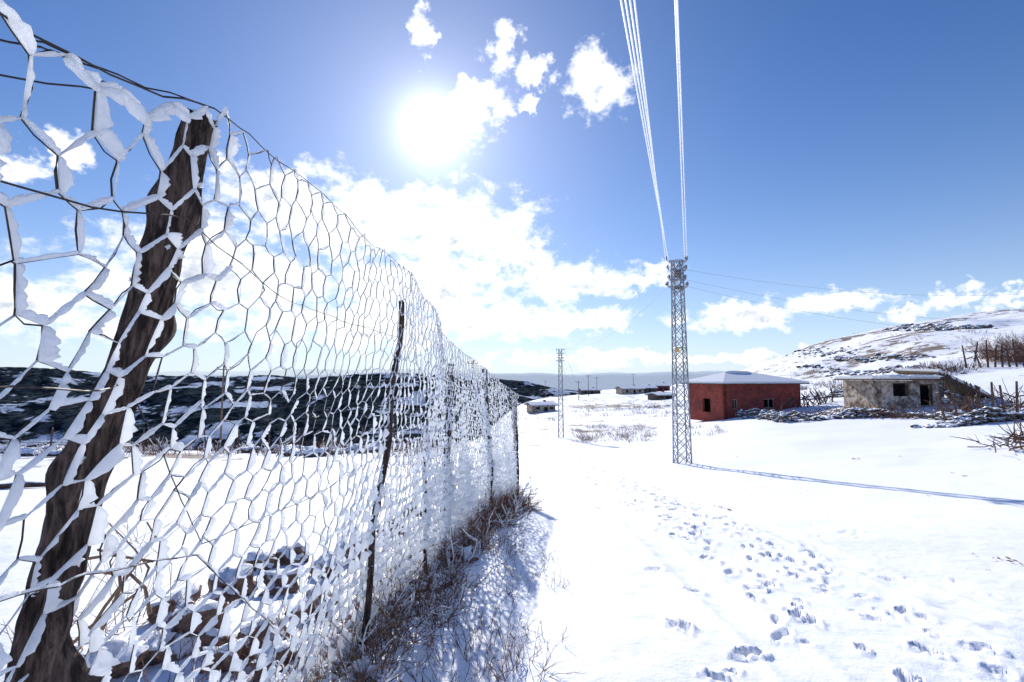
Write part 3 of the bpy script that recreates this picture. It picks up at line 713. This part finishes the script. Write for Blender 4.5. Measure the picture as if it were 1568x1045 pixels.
bushes('bare_bush',(790,630,860,645),20,.6,10,1.4,M_twig,.02,.3)
bushes('bare_bush',(1160,500,1500,580),60,.8,8,2.5,M_twigred,.03,.1)
def vhouse(u,v,w,l,h,rh,rot,mat):
    b=ground_at(u,v); y=b.y; z=H(b.x,y)-.3; root=empty('village_house',(b.x,y,z)); root.rotation_euler=(0,0,rot)
    mb=MB(); hs=[(l*.15,l*.15+.9,.8,h*.8),(l*.5,l*.5+.9,.2,h*.8),(l*.75,l*.75+.8,.8,h*.8)]
    wall_with_holes(mb,-l/2,-w/2,1,0,l,h,hs,mat,.3); wall_with_holes(mb,-l/2,w/2,0,-1,w,h,[],mat,.3)
    wall_with_holes(mb,l/2,-w/2,0,1,w,h,[],mat,.3); wall_with_holes(mb,l/2,w/2,-1,0,l,h,[],mat,.3)
    for sx_ in(-l/2+.15,l/2-.15): mb.add([(sx_-.14,-w/2+.01,h),(sx_-.14,w/2-.01,h),(sx_-.14,0,h+rh),(sx_+.14,-w/2+.01,h),(sx_+.14,w/2-.01,h),(sx_+.14,0,h+rh)],[(0,1,2),(3,5,4),(0,3,4,1),(1,4,5,2),(2,5,3,0)],mat)
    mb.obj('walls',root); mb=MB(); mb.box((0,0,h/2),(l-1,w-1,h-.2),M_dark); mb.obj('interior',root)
    mb=MB(); e=.5
    for k,(t,mt,e) in enumerate(((.10,M_plank,.5),(.26,M_snow,.46))):
        zb=h+.02+(.103 if k else 0)
        for sg in(-1,1):
            q=[(-l/2-e,sg*(w/2+e),zb-e*rh/(w/2)),(l/2+e,sg*(w/2+e),zb-e*rh/(w/2)),(l/2+e,0,zb+rh),(-l/2-e,0,zb+rh)]
            mb.add(q+[(x,y_,z_+t*(.98)) for x,y_,z_ in q],[(3,2,1,0),(4,5,6,7),(0,1,5,4),(1,2,6,5),(2,3,7,6),(3,0,4,7)],mt)
    mb.box((l*.2,0.4,h+rh+.2),(.5,.5,.9),M_brick); mb.obj('roof',root)
vhouse(828,630,4,5,1.6,.4,.3,M_plaster)
vhouse(826,609,5,8,1.8,.6,-.1,M_rubble)
vhouse(965,603,6,9,2.2,.8,.2,M_plaster)
vhouse(1010,599,6,8,2.4,.9,-.3,M_brick)
vhouse(990,601,5,6,2.0,.7,.1,M_rubble)
vhouse(903,604,5,8,2.0,.7,.1,M_rubble)
vhouse(1012,612,4,5,1.4,.4,.4,M_rubble)
mb=MB()
for (u,v,s) in [(1108,780,.06),(1115,783,.05),(1098,777,.04),(1545,862,.04),(1530,860,.03),(1555,865,.03),(1305,704,.1),(1475,730,.05),(1490,850,.02),(1380,700,.05),(1130,700,.05),(1240,805,.02),(1460,725,.05),(1225,757,.02),(1555,705,.05),(870,745,.03),(890,770,.02),(1510,875,.015),(1350,800,.02),(1420,760,.03),(1180,735,.03),(1090,720,.03)]:
    g=ground_at(u,v)
    for k in range(4):
        x,y=g.x+random.gauss(0,s),g.y+random.gauss(0,s); z=H(x,y)+.012; a=random.uniform(0,6.28); d=Vector((math.cos(a),math.sin(a),0))*s*.8; e=Vector((-d.y,d.x,0))*.35
        c=Vector((x,y,z)); mb.add([c-d,c-e+Vector((0,0,s*.3)),c+d+Vector((0,0,s*.3)),c+e+Vector((0,0,s*.1))],[(0,1,2,3)],M_leaf)
mb.obj('dead_leaves')
print('objs',time.time()-T0)
# ---------------- light
az=math.radians(SUN_AZ); el=math.radians(SUN_EL); sd_=Vector((math.sin(az)*math.cos(el),math.cos(az)*math.cos(el),math.sin(el)))
sl=bpy.data.lights.new('sun','SUN'); sl.energy=5.0; sl.angle=math.radians(.53); sl.color=(1,.97,.92)
so=bpy.data.objects.new('sun',sl); scene.collection.objects.link(so); so.rotation_euler=sd_.to_track_quat('Z','Y').to_euler()
w=bpy.data.worlds.new('World'); scene.world=w; w.use_nodes=True; nt=w.node_tree; nt.nodes.clear()
try: w.cycles.sampling_method='MANUAL'; w.cycles.sample_map_resolution=512
except Exception as ex: print(ex)
out=N(nt,'ShaderNodeOutputWorld')
sky=N(nt,'ShaderNodeTexSky',sky_type='NISHITA'); sky.sun_disc=False; sky.sun_elevation=el; sky.sun_rotation=az%(2*math.pi); sky.altitude=1200; sky.air_density=1.0; sky.dust_density=.3; sky.ozone_density=2.5
tc=N(nt,'ShaderNodeTexCoord'); D_=tc.outputs['Generated']
nv=N(nt,'ShaderNodeVectorMath',operation='NORMALIZE'); nt.links.new(D_,nv.inputs[0]); dirv=nv.outputs[0]
sp=N(nt,'ShaderNodeSeparateXYZ'); nt.links.new(dirv,sp.inputs[0])
RD=57.29578
azn=mathn(nt,'MULTIPLY',mathn(nt,'ARCTAN2',sp.outputs[0],sp.outputs[1]),RD); eln=mathn(nt,'MULTIPLY',mathn(nt,'ARCSINE',sp.outputs[2]),RD)
cb=N(nt,'ShaderNodeCombineXYZ'); nt.links.new(azn,cb.inputs[0]); nt.links.new(eln,cb.inputs[1]); AE=cb.outputs[0]
blobs=[(560,335,240,70),(700,345,150,60),(430,290,120,40),(870,430,110,36),(790,395,80,45),(640,430,190,60),(350,420,240,80),(760,490,170,36),(560,500,280,42),(60,470,180,60),
 (890,492,100,22),(915,125,60,56),(768,80,30,40),(740,155,60,26),(822,112,34,24),(650,50,22,50),(705,190,60,40),(812,168,14,18),
 (990,428,46,18),(1150,478,140,28),(1295,465,75,22),(1450,458,55,20),(1540,468,80,14),(1390,476,60,12),
 (20,260,60,28),(110,238,40,34),(1000,548,330,12),(-250,350,200,80),(1900,420,150,40),(2100,200,200,60)]
def vm(nt,op,a,b):
    n=N(nt,'ShaderNodeVectorMath',operation=op)
    for i_,x in enumerate((a,b)):
        if isinstance(x,tuple): n.inputs[i_].default_value=x
        else: nt.links.new(x,n.inputs[i_])
    return n
def mkgroup(name,bl,oct1,full):
    gt=bpy.data.node_groups.new(name,'ShaderNodeTree')
    gt.interface.new_socket('AE',in_out='INPUT',socket_type='NodeSocketVector'); gt.interface.new_socket('D',in_out='OUTPUT',socket_type='NodeSocketFloat')
    gi=N(gt,'NodeGroupInput'); go=N(gt,'NodeGroupOutput'); cur=None; ae=gi.outputs[0]
    if full:
        wn=noise(gt,ae,0.3,4,0.65,'Color'); w1=vm(gt,'SUBTRACT',wn,(.5,.5,.5)); w2=vm(gt,'MULTIPLY',w1.outputs[0],(8,6,0)); ae=vm(gt,'ADD',ae,w2.outputs[0]).outputs[0]
    for (u,v,ru,rv) in bl:
        a,e=azel(u,v); a2,_=azel(u+ru,v); a1,_=azel(u-ru,v); _,e2=azel(u,v-rv); _,e1=azel(u,v+rv)
        ra=abs(a2-a1)/2; re=abs(e2-e1)/2
        s1=N(gt,'ShaderNodeVectorMath',operation='MULTIPLY_ADD'); gt.links.new(ae,s1.inputs[0]); s1.inputs[1].default_value=(1/ra,1/re,0); s1.inputs[2].default_value=(-a/ra,-e/re,0)
        L=N(gt,'ShaderNodeVectorMath',operation='LENGTH'); gt.links.new(s1.outputs[0],L.inputs[0])
        cur=L.outputs['Value'] if cur is None else mathn(gt,'MINIMUM',cur,L.outputs['Value'])
    field=mathn(gt,'SUBTRACT',1.0,mathn(gt,'MINIMUM',cur,2.2))
    sc_=vm(gt,'MULTIPLY',gi.outputs[0],(1,1.6,1))
    n1=noise(gt,sc_.outputs[0],0.26 if full else .2,oct1,0.62)
    t=mathn(gt,'ADD',mathn(gt,'MULTIPLY',field,1.6),mathn(gt,'MULTIPLY',mathn(gt,'SUBTRACT',n1,0.5),4.2))
    gt.links.new(t,go.inputs[0]); return gt
def dens(gt,aev):
    g=N(nt,'ShaderNodeGroup'); g.node_tree=gt; nt.links.new(aev,g.inputs[0]); return g.outputs[0]
GA=mkgroup('cloud_density',blobs,8,True); GB=mkgroup('cloud_density_soft',blobs[:11]+[blobs[19]],3,False)
d1=dens(GA,AE); dd=smooth(nt,d1,-.15,1.0)
tos=vm(nt,'SUBTRACT',(SUN_AZ,SUN_EL+4,0),AE); tn=N(nt,'ShaderNodeVectorMath',operation='NORMALIZE'); nt.links.new(tos.outputs[0],tn.inputs[0])
of=vm(nt,'MULTIPLY',tn.outputs[0],(2.0,2.0,0)); pe=vm(nt,'ADD',AE,of.outputs[0])
d2=smooth(nt,dens(GB,pe.outputs[0]),.4,1.8)
shade=mathn(nt,'MULTIPLY',d2,smooth(nt,d1,.7,1.7))
ccol=mixc(nt,shade,(1.2,1.22,1.25),(.50,.57,.68))
hs=N(nt,'ShaderNodeHueSaturation'); nt.links.new(sky.outputs[0],hs.inputs['Color']); hs.inputs['Saturation'].default_value=1.28
scl=N(nt,'ShaderNodeVectorMath',operation='MULTIPLY'); nt.links.new(hs.outputs[0],scl.inputs[0]); scl.inputs[1].default_value=(.098,.098,.118)
mxv=N(nt,'ShaderNodeVectorMath',operation='MAXIMUM'); nt.links.new(scl.outputs[0],mxv.inputs[0]); mxv.inputs[1].default_value=(.032,.105,.37)
hz=mathn(nt,'EXPONENT',mathn(nt,'MULTIPLY',mathn(nt,'MAXIMUM',eln,0.0),-1/9.0))
skc=mixc(nt,mathn(nt,'MULTIPLY',hz,.92),mxv.outputs[0],(.74,.88,1.0))
bs=N(nt,'ShaderNodeBackground'); nt.links.new(skc,bs.inputs[0]); bs.inputs[1].default_value=1.0
bc=N(nt,'ShaderNodeBackground'); nt.links.new(ccol,bc.inputs[0]); bc.inputs[1].default_value=1.0
up=smooth(nt,eln,-.5,1.0)
mx=N(nt,'ShaderNodeMixShader'); nt.links.new(mathn(nt,'MULTIPLY',mathn(nt,'MULTIPLY',dd,up),.96),mx.inputs[0]); nt.links.new(bs.outputs[0],mx.inputs[1]); nt.links.new(bc.outputs[0],mx.inputs[2])
dt=N(nt,'ShaderNodeVectorMath',operation='DOT_PRODUCT'); nt.links.new(dirv,dt.inputs[0]); dt.inputs[1].default_value=sd_
th=mathn(nt,'MULTIPLY',mathn(nt,'ARCCOSINE',mathn(nt,'MINIMUM',dt.outputs['Value'],.999999)),RD)
g1=mathn(nt,'MULTIPLY',mathn(nt,'EXPONENT',mathn(nt,'MULTIPLY',th,-1/1.6)),3.5)
g2=mathn(nt,'MULTIPLY',mathn(nt,'EXPONENT',mathn(nt,'MULTIPLY',th,-1/13.)),.44)
bg=N(nt,'ShaderNodeBackground'); bg.inputs[0].default_value=(.94,.975,1,1); nt.links.new(mathn(nt,'ADD',g1,g2),bg.inputs[1])
ad=N(nt,'ShaderNodeAddShader'); nt.links.new(mx.outputs[0],ad.inputs[0]); nt.links.new(bg.outputs[0],ad.inputs[1]); nt.links.new(ad.outputs[0],out.inputs[0])
